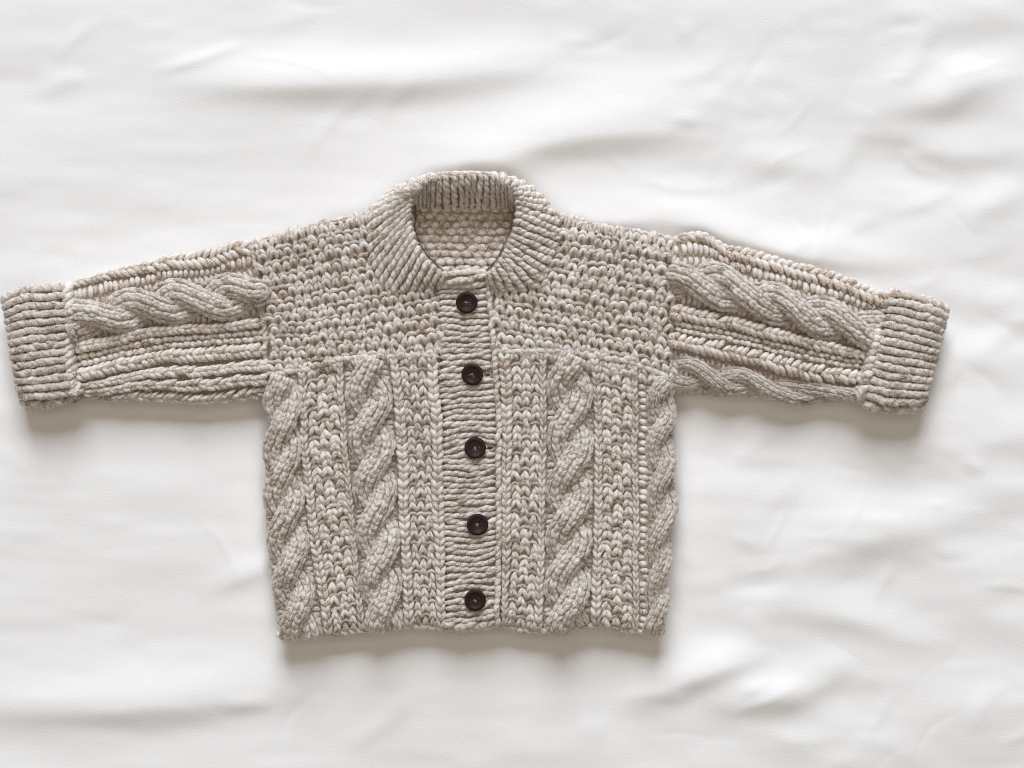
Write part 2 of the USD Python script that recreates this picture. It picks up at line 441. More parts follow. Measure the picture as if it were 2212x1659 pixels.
def moss_column(path, La, Ra, nu, nv, lift=0.0):
    y = Yarn()
    s = ruled(La, Ra, nu, nv, lift)
    g = grid(nu, nv)
    proud = ((g[:, 0] + g[:, 1] // 2) % 2 == 0) ^ (rng.random(len(g)) < 0.05)
    top = (g[:, 1] % 2 == 0)
    lay(y, s, g[proud], A_KNIT, hi=1.3, jitter=0.08)
    lay(y, s, g[~proud & top], A_KNIT, hi=0.8, jitter=0.08)
    lay(y, s, g[~proud & ~top], [PURL], hi=-0.1, rad=0.8, jitter=0.08)
    return y.build(path)


def purl_column(path, La, Ra, nu, nv, lift=-3.0, rad=1.0):
    y = Yarn()
    lay(y, ruled(La, Ra, nu, nv, lift), grid(nu, nv), [BAR], jitter=0.08, rad=rad)
    return y.build(path)


def cable(path, La, Ra, length, centres, pitch=13.0, base=3.0, hz=11.0, cols=4, amp=0.255, fat=1.0):
    """Two strands of knit columns wound round each other; centres: where (0..1 along the rails) each crossing lies."""
    centres = np.array(centres, float)
    k = np.arange(len(centres))
    d0, d1 = centres[1] - centres[0], centres[-1] - centres[-2]
    cc = np.concatenate([[centres[0] - 2 * d0, centres[0] - d0], centres, [centres[-1] + d1, centres[-1] + 2 * d1]])
    ph = PchipInterpolator(cc, (np.arange(len(cc)) - 2) * np.pi + np.pi / 2, extrapolate=True)
    width = float(np.linalg.norm(La(np.array(0.5)) - Ra(np.array(0.5))))
    rw, rh = width * 0.275 * fat, width * 0.155 * fat
    n = 160
    tt = np.linspace(0.0, 1.0, n)
    whole = None
    back, nb_ = Yarn(), int(length / 12)
    lay(back, ruled(La, Ra, 5, nb_, -5.0), grid(5, nb_), [PURL], jitter=0.08, rad=1.1)
    back.build(child(path.rsplit('/', 1)[0], 'purl_ground'))
    for s in (0, 1):
        fi = ph(tt) + s * np.pi
        u = 0.5 - amp * np.cos(fi) * (1 - 0.10 * np.abs(np.sin(fi)))
        p2 = La(tt) * (1 - u)[:, None] + Ra(tt) * u[:, None]
        p2 = warp(p2, 2.0)
        P, N = on_fabric(p2, base + hz * np.sin(fi))
        d = np.concatenate([[0], np.cumsum(np.linalg.norm(np.diff(P, axis=0), axis=1))])
        rows = max(3, int(d[-1] / (pitch * 1.04)))
        fp, fn = CubicSpline(d / d[-1], P), CubicSpline(d / d[-1], N)
        fph = PchipInterpolator(d / d[-1], fi)

        def surf(U, V, fp=fp, fn=fn, rows=rows):
            t = np.clip(np.asarray(V) / rows, 0.0, 1.0)
            c, nn, tg = fp(t), fn(t), fp(t, 1)
            tg = tg / (np.linalg.norm(tg, axis=-1, keepdims=True) + 1e-9)
            side = np.cross(tg, nn); side /= np.linalg.norm(side, axis=-1, keepdims=True) + 1e-9
            al = (np.asarray(U) - cols / 2) / cols * math.radians(172)
            sa, ca = np.sin(al)[..., None], np.cos(al)[..., None]
            out = side * sa / rw + nn * ca / rh
            return c + side * sa * rw * 0.94 + nn * ca * rh, out / np.linalg.norm(out, axis=-1, keepdims=True)
        yarn = Yarn() if whole is None else whole
        whole = yarn
        g = grid(cols, rows)
        keep = np.sin(fph((g[:, 1] + 0.5) / rows)) > -0.9
        lay(yarn, surf, g[keep], C_KNIT, jitter=0.065, wide=1.26, hi=0.85)
        # the packed yarn inside the strand
        tk = np.linspace(0, 1, 90)
        yarn.tubes(fp(tk)[None], np.full((1, 90), rw * 0.80), fn(tk)[None], M=12, squash=rh / rw * 0.9, tone=np.array([0.0]))
    return whole.build(path)


def rib_cords(parent, name, surf, nu, nv, strokes=(ROPE,), hi=1.25, one_mesh=False, keep=None, rad=1.0, jitter=0.065):
    made, y = [], Yarn()
    for u in range(nu):
        if not one_mesh:
            y = Yarn()
        g = np.stack([np.full(nv, u), np.arange(nv)], 1)
        lay(y, surf, g, strokes, jitter=jitter, hi=hi, keep=keep, rad=rad)
        if not one_mesh and y.v:
            y.build(child(parent, name))
    return y


# ------------------------------------------------------------------ bed sheet
def make_sheet():
    xs = np.concatenate([np.linspace(-2600, -260, 40)[:-1], np.arange(-260, 2480, 4.0), np.linspace(2480, 4800, 40)[1:]])
    ys = np.concatenate([np.linspace(-2400, -260, 38)[:-1], np.arange(-260, 1930, 4.0), np.linspace(1930, 4100, 38)[1:]])
    X, Y = np.meshgrid(xs, ys)
    q = np.stack([X, Y, 0 * X], -1)
    wx = X + 40 * (meshkit.fbm(q / 260, 2, 3) - 0.5)
    wy = Y + 46 * (meshkit.fbm(q / 300, 2, 4) - 0.5)
    # broad, mostly sideways rumples
    Z = 17 * (meshkit.fbm(np.stack([wx / 620 + wy / 2600, wy / 190, 0 * X], -1), 2, 31) - 0.5)
    right = 1 / (1 + np.exp(-(X - 1500 + 0.3 * (Y - 800)) / 150))
    Z += right * 16 * (meshkit.fbm(np.stack([(wx + 1.1 * wy) / 520, (wy - 0.45 * wx) / 150, 0 * X], -1), 2, 77) - 0.5)
    Z += 3.0 * (meshkit.fbm(np.stack([wx / 170, wy / 55, 0 * X], -1), 2, 5) - 0.5)

    def ridge(pts, h, up, down):
        """A soft fold along pts: gentle on the upper side, steeper below."""
        nonlocal Z
        pts = np.array(pts, float)
        d = np.concatenate([[0], np.cumsum(np.linalg.norm(np.diff(pts, axis=0), axis=1))])
        f = PchipInterpolator(d / d[-1], pts)(np.linspace(0, 1, 90))
        seg = np.diff(f, axis=0)
        x0, x1, y0, y1 = f[:, 0].min() - 3 * up, f[:, 0].max() + 3 * up, f[:, 1].min() - 3 * up, f[:, 1].max() + 3 * up
        k = (X > x0) & (X < x1) & (Y > y0) & (Y < y1)
        P = np.stack([X[k], Y[k]], 1)
        best, bt, bs, ba = np.full(len(P), 1e9), np.zeros(len(P)), np.zeros(len(P)), np.zeros(len(P))
        for i in range(len(f)):
            dx, dy = P[:, 0] - f[i, 0], P[:, 1] - f[i, 1]
            dd = dx * dx + dy * dy
            b = dd < best
            t = seg[min(i, len(seg) - 1)]; t = t / np.linalg.norm(t)
            best[b] = dd[b]; bt[b] = i / (len(f) - 1); bs[b] = (t[0] * dy - t[1] * dx)[b]; ba[b] = (t[0] * dx + t[1] * dy)[b]
        w = np.where(bs < 0, up * 1.15, down * 1.45)
        bt = np.clip(bt + ba / d[-1], 0, 1)
        r = np.where((bt > 0) & (bt < 1), np.abs(bs), np.sqrt(best))
        fade = np.sin(np.pi * bt)
        Z[k] += 1.1 * h * fade * np.exp(-(r / w) ** 2)
    ridge([(300, 150), (420, 176), (560, 182), (720, 180), (900, 172), (1120, 140), (1300, 120)], 17, 52, 30)
    ridge([(900, 378), (1080, 338), (1200, 300), (1320, 286), (1440, 280), (1560, 300)], 22, 70, 32)
    ridge([(1180, 520), (1420, 470), (1600, 520), (1740, 552), (1880, 562), (2060, 556)], 14, 46, 22)
    ridge([(-120, 1520), (120, 1530), (330, 1524), (520, 1504), (700, 1490)], 17, 60, 30)
    ridge([(1350, 1500), (1480, 1470), (1560, 1440), (1680, 1400)], 14, 40, 22)
    ridge([(1500, 1500), (1650, 1510), (1760, 1480), (1830, 1410)], 13, 42, 24)
    ridge([(1640, 1250), (1760, 1190), (1900, 1150), (2060, 1120), (2250, 1060)], 13, 55, 36)
    ridge([(1560, 1330), (1700, 1310), (1880, 1340), (2060, 1420)], 10, 50, 30)
    ridge([(1830, 200), (1920, 226), (2010, 222), (2100, 180), (2230, 150)], 12, 50, 28)
    ridge([(1820, 270), (1960, 300), (2100, 330), (2240, 320)], 9, 40, 26)
    ridge([(1560, 330), (1700, 352), (1840, 370)], 7, 36, 24)
    ridge([(1900, 60), (2060, 44), (2230, 20)], 8, 50, 30)
    ridge([(320, 158), (420, 132), (540, 88)], 2.6, 14, 9)
    ridge([(420, 1290), (540, 1240), (660, 1200)], 4, 26, 16)
    ridge([(1980, 760), (2100, 780), (2240, 800)], 9, 46, 30)
    ridge([(1520, 1010), (1600, 1090), (1640, 1200)], 6, 50, 40)
    ridge([(2080, 480), (2140, 440), (2240, 420)], 8, 36, 24)
    ridge([(600, 1440), (900, 1500), (1200, 1530)], 5, 70, 60)
    ridge([(-60, 560), (80, 545), (200, 520)], 5, 60, 50)
    cr = np.random.default_rng(21)
    for k in range(150):
        rt = k % 5 < 3
        x0 = cr.uniform(1300, 2250) if rt else cr.uniform(-60, 2200)
        y0 = cr.uniform(-20, 1680)
        an = cr.normal(-0.18, 0.42) if cr.random() < 0.8 else cr.uniform(-1.3, 1.3)
        L = cr.uniform(60, 230)
        bow = cr.normal(0, 0.12) * L
        dx, dy = math.cos(an), math.sin(an)
        w0 = cr.uniform(5, 17)
        ridge([(x0 - dx * L / 2, y0 - dy * L / 2), (x0 - dy * bow, y0 + dx * bow), (x0 + dx * L / 2, y0 + dy * L / 2)], w0 * cr.uniform(0.10, 0.20) * cr.choice([1, -0.7]), w0 * 1.5, w0)
    # pressed flat beneath the cardigan
    hid = shapely.contains_xy(ALL, X, Y).astype(float)
    press = np.clip(gaussian_filter(hid, 3) * 1.6, 0, 1)
    Z = Z * (1 - press) - 4 * press - 3.0
    v = world(np.stack([X, Y, Z], -1).reshape(-1, 3), 1.0)
    ny, nx = X.shape
    i = (np.arange(ny - 1)[:, None] * nx + np.arange(nx - 1)[None]).ravel()
    quad = np.stack([i, i + nx, i + nx + 1, i + 1], 1)
    m = usdkit.mesh(stage, '/World/bed_sheet', (v, quad), SHEET, smooth=True)
    custom(m.GetPrim(), 'rumpled white cotton bed sheet spread under the cardigan', 'bed sheet', kind='structure')


make_sheet()

# ------------------------------------------------------------------ front panels
Y_L, Y_R = [814, 954, 1130, 1309], [800, 912, 1294]
LB = [[646, 650, 668, 693], [663, 668, 688, 714], [730, 738, 755, 770], [744, 752, 768, 784], [846, 857, 864, 872], [866, 881, 886, 893], [925, 933, 938, 943], [948, 958, 962, 964]]
LR = [rail(L_SIDE)] + [body_rail(x, Y_L) for x in LB]
RB = [[1077, 1083, 1081], [1104, 1106, 1099], [1164, 1166, 1156], [1180, 1181, 1174], [1276, 1283, 1276], [1295, 1300, 1296], [1362, 1364, 1366], [1376, 1378, 1379], [1394, 1399, 1400]]
RR = [body_rail(x, Y_R) for x in RB] + [rail(R_SIDE)]
ROWS = 37


def shrink(La, Ra, a, b):
    """Rails moved inward by a and b drawing units (leaves the dark gutter beside a column)."""
    def f(t, k, m):
        l, r = La(t), Ra(t)
        d = r - l
        n = d / (np.linalg.norm(d, axis=-1, keepdims=True) + 1e-9)
        return l + n * a if k == 0 else r - n * b
    return (lambda t: f(t, 0, a)), (lambda t: f(t, 1, b))


def frac_y(La, Ra, ys):
    """Where along the rails the given heights y lie."""
    t = np.linspace(-0.15, 1.15, 400)
    m = (La(t)[:, 1] + Ra(t)[:, 1]) / 2
    return [float(np.interp(-y, -m, t)) for y in ys]


fp = child(CARD, 'front_panel')
FRONT_L = Polygon(L_SIDE[::-1] + [p for p in HEM if p[0] < 960][1:] + [(962, 1354), (960, 950), (952, 768), (840, 772), (740, 777), (660, 800), (574, 808)]).buffer(1)
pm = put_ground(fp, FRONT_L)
custom(pm.GetPrim(), 'front half with the buttonholed side edge of two cables')
cable(child(fp, 'cable'), *shrink(LR[0], LR[1], 4, 3), 560, frac_y(LR[0], LR[1], [1316, 1218, 1120, 1020, 918, 822]), amp=0.25, base=1.0)
knit_column(child(fp, 'knit_rib'), *shrink(LR[1], LR[2], 1, 0), 1, ROWS)
moss_column(child(fp, 'moss_column'), LR[2], LR[3], 3, ROWS)
knit_column(child(fp, 'knit_rib'), *shrink(LR[3], LR[4], 0, 1), 1, ROWS)
cable(child(fp, 'cable'), *shrink(LR[4], LR[5], 4, 4), 590, frac_y(LR[4], LR[5], [1307, 1209, 1107, 1007, 908, 806]))
knit_column(child(fp, 'knit_rib'), *shrink(LR[5], LR[6], 1, 0), 1, ROWS)
moss_column(child(fp, 'moss_column'), LR[6], LR[7], 3, ROWS)
knit_column(child(fp, 'knit_rib'), *shrink(LR[7], LR[8], 0, 1), 1, ROWS)

fp = child(CARD, 'front_panel')
FRONT_R = Polygon([(1070, 1349)] + [p for p in HEM if p[0] > 1085] + R_SIDE[1:] + [(1430, 816), (1370, 790), (1290, 774), (1180, 762), (1066, 762)]).buffer(1)
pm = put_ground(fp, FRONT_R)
custom(pm.GetPrim(), 'front half tucked under the button band')
knit_column(child(fp, 'knit_rib'), *shrink(RR[0], RR[1], 0, 0), 1, ROWS)
moss_column(child(fp, 'moss_column'), RR[1], RR[2], 3, ROWS)
knit_column(child(fp, 'knit_rib'), *shrink(RR[2], RR[3], 0, 1), 1, ROWS)
cable(child(fp, 'cable'), *shrink(RR[3], RR[4], 4, 4), 580, frac_y(RR[3], RR[4], [1312, 1212, 1115, 1006, 896, 792]))
knit_column(child(fp, 'knit_rib'), *shrink(RR[4], RR[5], 1, 0), 1, ROWS)
moss_column(child(fp, 'moss_column'), RR[5], RR[6], 3, ROWS)
knit_column(child(fp, 'knit_rib'), *shrink(RR[6], RR[7], 0, 1), 1, ROWS)
purl_column(child(fp, 'purl_gutter'), RR[7], RR[8], 1, ROWS, lift=-4)
cable(child(fp, 'cable'), *shrink(RR[8], RR[9], 0, 3), 540, frac_y(RR[8], RR[9], [1322, 1235, 1135, 1030, 926, 840]), amp=0.25, base=1.0, fat=1.1)

# ------------------------------------------------------------------ yokes
COL_OUT = Polygon([(796, 488), (800, 527), (807, 571), (824, 610), (845, 630), (880, 632), (915, 622), (945, 612), (965, 592), (1050, 588), (1062, 614), (1088, 631), (1121, 633), (1142, 627), (1179, 597), (1192, 562), (1205, 527), (1210, 501), (1203, 458), (1153, 406), (1099, 378), (1045, 371), (991, 373), (930, 376), (891, 386), (845, 410), (810, 450)])
HIDE = COL_OUT.buffer(-16)
BAND_IN = BAND.buffer(-7)


def yoke(path, La, Ra, nu, nv, label):
    y = Yarn()
    s = ruled(La, Ra, nu, nv, 0.5, amp=4.0)

    def keep(c):
        return ~shapely.contains_xy(HIDE, c[:, 0], c[:, 1]) & ~shapely.contains_xy(BAND_IN, c[:, 0], c[:, 1])
    g = grid(nu, nv)
    odd = (g[:, 1] // 2) % 2
    gg = g + np.stack([0.5 * odd, 0 * odd], 1)
    row = g[:, 1] % 2 == 0
    r_ = rng.random(len(g))
    lay(y, s, gg[row & (r_ < 0.62)], [BUMP], hi=1.05, jitter=0.09, keep=keep, wide=1.05)
    lay(y, s, gg[row & (r_ >= 0.62)], A_KNIT, hi=1.05, jitter=0.09, keep=keep, wide=1.02)
    low = ~row & ((g[:, 0] % 2 == 0) ^ (r_ < 0.25))
    lay(y, s, gg[low] + [0.0, -0.1], A_KNIT, hi=0.85, jitter=0.09, keep=keep, wide=0.98)
    lay(y, s, gg[~row & ~low] + [0.0, 0.0], [PURL], hi=0.3, jitter=0.09, keep=keep, wide=0.95)
    m = y.build(path)
    custom(m.GetPrim(), label)
    return m


YOKE_L = Polygon(L_ARM + L_SHOULDER[1:] + [(810, 452), (900, 430), (897, 495), (908, 527), (926, 553), (947, 573), (965, 592), (960, 768), (840, 772), (740, 777), (660, 800), (576, 808)]).buffer(0)
YOKE_R = Polygon([(1452, 521), (1455, 621), (1449, 706), (1447, 763), (1456, 838), (1430, 816), (1370, 790), (1290, 774), (1180, 762), (1062, 762), (1044, 590), (1073, 560), (1086, 534), (1101, 501), (1110, 462), (1108, 432), (1197, 464), (1260, 490), (1330, 503)]).buffer(0)
yp = child(CARD, 'yoke')
yoke(yp, rail([(578, 806), (576, 740), (571, 680), (558, 600), (545, 518)]), rail([(958, 770), (950, 700), (930, 600), (905, 500), (880, 426)]), 19, 22, 'textured shoulder half on the buttonhole side')
put_ground(yp + '/lining', YOKE_L)
yp = child(CARD, 'yoke')
yoke(yp, rail([(1066, 762), (1058, 690), (1054, 610), (1090, 520), (1130, 436)]), rail([(1462, 836), (1450, 763), (1450, 706), (1455, 621), (1452, 512)]), 19, 22, 'textured shoulder half on the button side')
put_ground(yp + '/lining', YOKE_R)

# ------------------------------------------------------------------ sleeves
def sleeve(label, poly, stations, kinds, centres, centres2):
    """stations: list of (x list, y list) of zone boundaries from the cuff-side or arm-side end; kinds: what each zone is."""
    path = child(CARD, 'sleeve')
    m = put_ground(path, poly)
    custom(m.GetPrim(), label)
    R = [rail(b) for b in stations]
    L = float(np.linalg.norm(R[3](np.array(0.0)) - R[3](np.array(1.0))))
    nv = int(L / 14)
    for k, kind in enumerate(kinds):
        a, b = R[k], R[k + 1]
        if kind == 'rib':
            knit_column(child(path, 'knit_rib'), *shrink(a, b, 1, 1), 1, nv, lift=lambda u, t: 8.5 * np.sin(np.pi * np.clip(u, 0, 1)) ** 0.7, wide=1.12)
        elif kind == 'edge':
            knit_column(child(path, 'knit_rib'), *shrink(a, b, -3, 0), 1, nv, lift=4, wide=1.1)
        elif kind == 'purl':
            purl_column(child(path, 'purl_gutter'), a, b, 1, nv + 6, lift=-1, rad=1.1)
        elif kind == 'garter':
            y = Yarn()
            s = ruled(a, b, 2, nv, 0.0)
            g = grid(2, nv)
            lay(y, s, g + np.stack([0 * g[:, 0], 0.5 * (g[:, 0] % 2)], 1), [OVAL], jitter=0.09, wide=1.25)
            lay(y, ruled(a, b, 3, nv, -4.0), grid(3, nv), [PURL], jitter=0.09, rad=1.15)
            y.build(child(path, 'garter_band'))
        elif kind == 'cable':
            cable(child(path, 'cable'), *shrink(a, b, 3, 4), L, centres, base=6, hz=14)
        elif kind == 'broad':
            knit_column(child(path, 'broad_rib'), *shrink(a, b, 4, 0), 3, nv, lift=lambda u, t: 3 + 9 * np.sin(np.pi * np.clip(0.15 + 0.7 * u, 0, 1)), shapes=C_KNIT, wide=1.05, jitter=0.06)
        elif kind == 'cable2':
            cable(child(path, 'cable'), *shrink(a, b, 4, 0), L, centres2, base=0, hz=10)
    return path


def zl(rows):   # left sleeve: zoom readings to drawing units
    return [[(x * 0.2667, 479 + y * 0.2667) for x, y in r] for r in rows]


def zr(rows):
    return [[(1437.8 + x * 0.2834, 479.3 + y * 0.2834) for x, y in r] for r in rows]


LS_ROWS = zl([
    [(520, 515), (800, 442), (1100, 362), (1400, 284), (1700, 232), (1950, 165), (2060, 175)],
    [(535, 548), (900, 470), (1100, 440), (1300, 400), (1700, 372), (1950, 285), (2080, 270)],
    [(545, 660), (900, 580), (1300, 480), (1700, 420), (2090, 360)],
    [(560, 985), (900, 930), (1300, 845), (1700, 830), (2140, 775)],
    [(570, 1085), (900, 1020), (1300, 930), (1700, 910), (2150, 870)],
    [(585, 1200), (900, 1130), (1300, 1045), (1700, 1010), (2150, 985)],
    [(590, 1300), (900, 1240), (1300, 1160), (1700, 1130), (2150, 1100)],
    [(600, 1420), (900, 1438), (1300, 1448), (1600, 1470), (1900, 1445), (2150, 1425)],
])
KINDS = ['edge', 'purl', 'cable', 'rib', 'garter', 'rib', 'cable2']
sleeve('sleeve on the buttonhole side with a fat cable along it', shapely.union_all([OUT_LS]).difference(OUT_LC.buffer(-14)), LS_ROWS, KINDS[:-1] + ['broad'],
       [-0.10, 0.19, 0.43, 0.69, 0.97], [-0.05, 0.25, 0.55, 0.85])
RS_ROWS = zr([
    [(50, 140), (130, 110), (250, 95), (450, 178), (700, 240), (1000, 330), (1300, 412), (1550, 512), (1700, 580)],
    [(60, 190), (150, 160), (270, 160), (500, 290), (800, 370), (1000, 430), (1300, 520), (1650, 660)],
    [(70, 265), (300, 262), (580, 390), (980, 500), (1350, 610), (1650, 690)],
    [(70, 625), (480, 710), (830, 800), (1220, 910), (1570, 1000)],
    [(60, 745), (400, 810), (800, 905), (1200, 1000), (1550, 1070)],
    [(50, 830), (400, 900), (800, 1000), (1200, 1090), (1540, 1140)],
    [(50, 965), (400, 1050), (800, 1150), (1200, 1230), (1520, 1250)],
    [(50, 1310), (400, 1325), (850, 1360), (1000, 1378), (1200, 1365), (1500, 1370)],
])
sleeve('sleeve on the button side with a fat cable along it', OUT_RS.difference(OUT_RC.buffer(-14)), RS_ROWS, KINDS,
       [0.08, 0.36, 0.60, 0.86, 1.12], [-0.06, 0.22, 0.5, 1.0])

# ------------------------------------------------------------------ cuffs
def cuff(label, poly, La, Ra, nu, nv, edge):
    path = child(CARD, 'cuff')
    m = put_ground(path, poly, drop=7)
    custom(m.GetPrim(), label)
    s = ruled(La, Ra, nu, nv, 0.5, amp=2.5)
    rib_cords(path, 'rib', s, nu, nv, strokes=[WAVE, mirror(ROPE)], rad=1.05, hi=0.95)
    chain(child(path, 'cast_on_edge'), edge, 15, lift=4.5, rad=9.5, slant=0.8)


def chain(path, pts, pitch, lift=0.0, rad=6.0, slant=0.55, label=None, z=None, tone=None):
    """A plaited edge: short slanted strokes one after the other along a line."""
    f = rail(pts)
    L = LineString(pts).length
    n = int(L / pitch)
    y = Yarn()
    t = (np.arange(n) + 0.5) / n
    c, tg = f(t), f(t + 0.01) - f(t - 0.01)
    tg = tg / np.linalg.norm(tg, axis=-1, keepdims=True)
    sd = np.stack([-tg[:, 1], tg[:, 0]], -1)
    k = np.linspace(-1, 1, 7)
    q = c[:, None] + tg[:, None] * (k[None, :, None] * pitch * 0.85) + sd[:, None] * (k[None, :, None] * rad * slant) + rng.normal(0, 0.9, (n, 1, 2))
    p, nn = on_fabric(q, lift) if z is None else (np.concatenate([q, np.full(q.shape[:2] + (1,), z)], -1), np.broadcast_to([0, 0, 1.0], q.shape[:2] + (3,)))
    p = p + nn * (rad * 0.45 * (1 - 1.7 * k[None, :, None] ** 2) + rng.normal(0, 0.6, (n, 1, 1)))
    R = rad * np.array([0.25, 0.68, 0.92, 1.0, 0.92, 0.68, 0.25])[None] * rng.uniform(0.85, 1.12, (n, 1))
    y.tubes(p, R, nn, M=8)
    m = y.build(path)
    if label:
        custom(m.GetPrim(), label)
    return m


cuff('turned-back ribbed cuff beside the sleeve of the buttonhole side', OUT_LC, rail([(9, 640), (75, 619), (140, 614)]), rail([(52, 876), (110, 879), (162, 870)]), 15, 9,
     [(144, 618), (149, 650), (151, 735), (159, 826), (166, 862)])
cuff('turned-back ribbed cuff beside the sleeve of the button side', OUT_RC, rail([(2045, 664), (1990, 640), (1930, 630)]), rail([(1990, 886), (1930, 890), (1862, 880)]), 15, 9,
     [(1927, 632), (1912, 664), (1891, 734), (1874, 805), (1858, 866)])

# ------------------------------------------------------------------ inside of the back, seen through the neck
def flat_surf(La, Ra, nu, nv, z):
    def surf(U, V):
        t, u = np.asarray(V) / nv, (np.asarray(U) / nu)[..., None]
        p = warp(La(t) * (1 - u) + Ra(t) * u, 2.0)
        zz = z(p[..., 0], p[..., 1])
        n = np.zeros(p.shape[:-1] + (3,)); n[..., 2] = 1
        return np.concatenate([p, zz[..., None]], -1), n
    return surf


y = Yarn()
zin = lambda x, y_: 12 + 0 * x + 14 * np.clip((y_ - 520) / 80, 0, 1)
s = flat_surf(rail([(876, 640), (872, 540), (876, 428)]), rail([(1136, 640), (1140, 540), (1134, 428)]), 12, 13, zin)
g = grid(12, 13)
lay(y, s, g + np.stack([0.5 * (g[:, 1] % 2), 0 * g[:, 1]], 1), [OVAL_H], jitter=0.08, hi=1.0, rad=1.12)
lay(y, s, g + np.stack([0.5 * (g[:, 1] % 2) + 0.5, 0 * g[:, 1] + 0.3], 1), [OVAL_H], jitter=0.09, hi=0.25, rad=0.85)
bp = child(CARD, 'back_panel')
m = y.build(bp)
custom(m.GetPrim(), 'inside of the back in purl stitch seen through the neck opening')
# the whole back of the garment lies on the bed
low = ALL.buffer(-10).simplify(2)
bk = trimesh.creation.extrude_polygon(low, 14.0, engine='earcut')
bv = np.array(bk.vertices); bv[:, 2] += 1.0
usdkit.mesh(stage, bp + '/underside', (world(bv), np.array(bk.faces)[:, ::-1]), BACK)

# ------------------------------------------------------------------ collar
C_OUT = [(960, 624), (917, 628), (880, 631), (845, 629), (822, 609), (806, 571), (799, 527), (797, 488), (812, 449), (846, 416), (892, 394), (932, 384), (991, 380), (1045, 379), (1098, 386), (1151, 413), (1195, 456), (1209, 501), (1204, 527), (1191, 562), (1178, 597), (1144, 625), (1116, 632), (1085, 634), (1058, 622)]
C_IN = [(962, 604), (936, 589), (912, 569), (895, 542), (885, 512), (881, 482), (882, 460), (888, 452), (902, 449), (920, 447), (945, 448), (987, 448), (1027, 448), (1067, 447), (1092, 447), (1107, 449), (1118, 455), (1123, 472), (1119, 497), (1110, 522), (1101, 542), (1091, 561), (1081, 577), (1069, 591), (1056, 602)]
C_CREST = [(968, 597), (944, 583), (920, 563), (903, 537), (892, 508), (887, 478), (887, 450), (892, 431), (905, 413), (924, 399), (949, 389), (988, 384), (1034, 383), (1067, 387), (1089, 397), (1106, 413), (1116, 434), (1118, 464), (1113, 493), (1105, 518), (1096, 538), (1086, 557), (1076, 573), (1064, 586), (1048, 595)]
co, ci, cc_ = (np.array(a, float) for a in (C_OUT, C_IN, C_CREST))
par = np.linspace(0, 1, len(co))
arc = np.concatenate([[0], np.cumsum(np.linalg.norm(np.diff((co + cc_) / 2, axis=0), axis=1))]); arc /= arc[-1]
fo, fi_, fc = (CubicSpline(arc, a) for a in (co, ci, cc_))
NRIB, NCV = 50, 10
backness = lambda t: np.exp(-((t - 0.5) / 0.17) ** 4)


def collar_surf(U, V):
    t = np.clip(np.asarray(U) / NRIB, 0, 1); v = np.clip(np.asarray(V) / NCV, -0.05, 1.05)

    def pos(t, v):
        o, c, i = fo(t), fc(t), fi_(t)
        b = backness(t)
        zo = samp(HB, o[..., 0], o[..., 1]) * (1 - b) + 20 * b + 2
        zc = 84 + 18 * b
        zi = 28 - 14 * b
        mid = 0.78 - 0.48 * b
        # outer rise, then the roll, then the inner fall
        w1 = np.clip(v / mid, 0, 1); w2 = np.clip((v - mid) / (1 - mid), 0, 1)
        e1, e2 = np.sin(w1 * np.pi / 2), 1 - np.cos(w2 * np.pi / 2)
        xy = np.where((v < mid)[..., None], o + (c - o) * (w1 * 0.85 + 0.15 * (w1 ** 2))[..., None], c + (i - c) * (w2 * 0.6 + 0.4 * np.sin(w2 * np.pi / 2))[..., None])
        z = np.where(v < mid, zo + (zc - zo) * e1, zc + (zi - zc) * e2)
        return np.concatenate([xy, z[..., None]], -1)
    p = pos(t, v)
    du = pos(np.clip(t + 0.004, 0, 1), v) - pos(np.clip(t - 0.004, 0, 1), v)
    dv = pos(t, np.clip(v + 0.03, -0.05, 1.05)) - pos(t, np.clip(v - 0.03, -0.05, 1.05))
    n = np.cross(dv, du)
    n /= np.linalg.norm(n, axis=-1, keepdims=True) + 1e-9
    return p, n * COLLAR_SIGN


COLLAR_SIGN = 1.0
COLLAR_SIGN = float(np.sign(collar_surf(np.array(NRIB * 0.25), np.array(NCV * 0.2))[1][2]))
cp = child(CARD, 'collar')
uu, vv = np.meshgrid(np.linspace(0, NRIB, 161), np.linspace(0, NCV, 28), indexing='ij')
P, N = collar_surf(uu, vv)
P = P - N * 6
i = (np.arange(160)[:, None] * 28 + np.arange(27)[None]).ravel()
m = usdkit.mesh(stage, cp, (world(P.reshape(-1, 3)), np.stack([i, i + 1, i + 29, i + 28], 1)), BACK, smooth=True)
custom(m.GetPrim(), 'rolled ribbed collar standing round the neck')
rib_cords(cp, 'rib', collar_surf, NRIB, NCV + 1, strokes=[ROPE], hi=1.0, rad=1.12)

# ------------------------------------------------------------------ button band
bb = child(CARD, 'button_band')
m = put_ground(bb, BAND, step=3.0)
custom(m.GetPrim(), 'narrow ribbed band down the middle that carries the buttons')
La = rail([(966, 1355), (963, 1150), (960, 950), (955, 800), (950, 690), (956, 600)])
Ra = rail([(1066, 1348), (1068, 1150), (1067, 960), (1060, 800), (1050, 700), (1044, 596)])
nb = 58
s0 = ruled(La, Ra, 1.0, 1.0, 0.5, amp=5.0)
def band_surf(U, V):   # ridges lie across the band: U climbs the band, V goes across it
    return s0(np.asarray(V) / 7.0, np.asarray(U) / nb)
hole_zone = shapely.union_all([shapely.affinity.scale(shapely.Point(x, y).buffer(1), 8.5, 4.2) for x, y in HOLES])
yb = rib_cords(bb, 'ridge', band_surf, nb, 7, strokes=[WAVE], hi=0.95, jitter=0.11, rad=1.06, one_mesh=True, keep=lambda c: ~shapely.contains_xy(hole_zone, c[:, 0], c[:, 1]))
yb.build(bb + '/ridges')
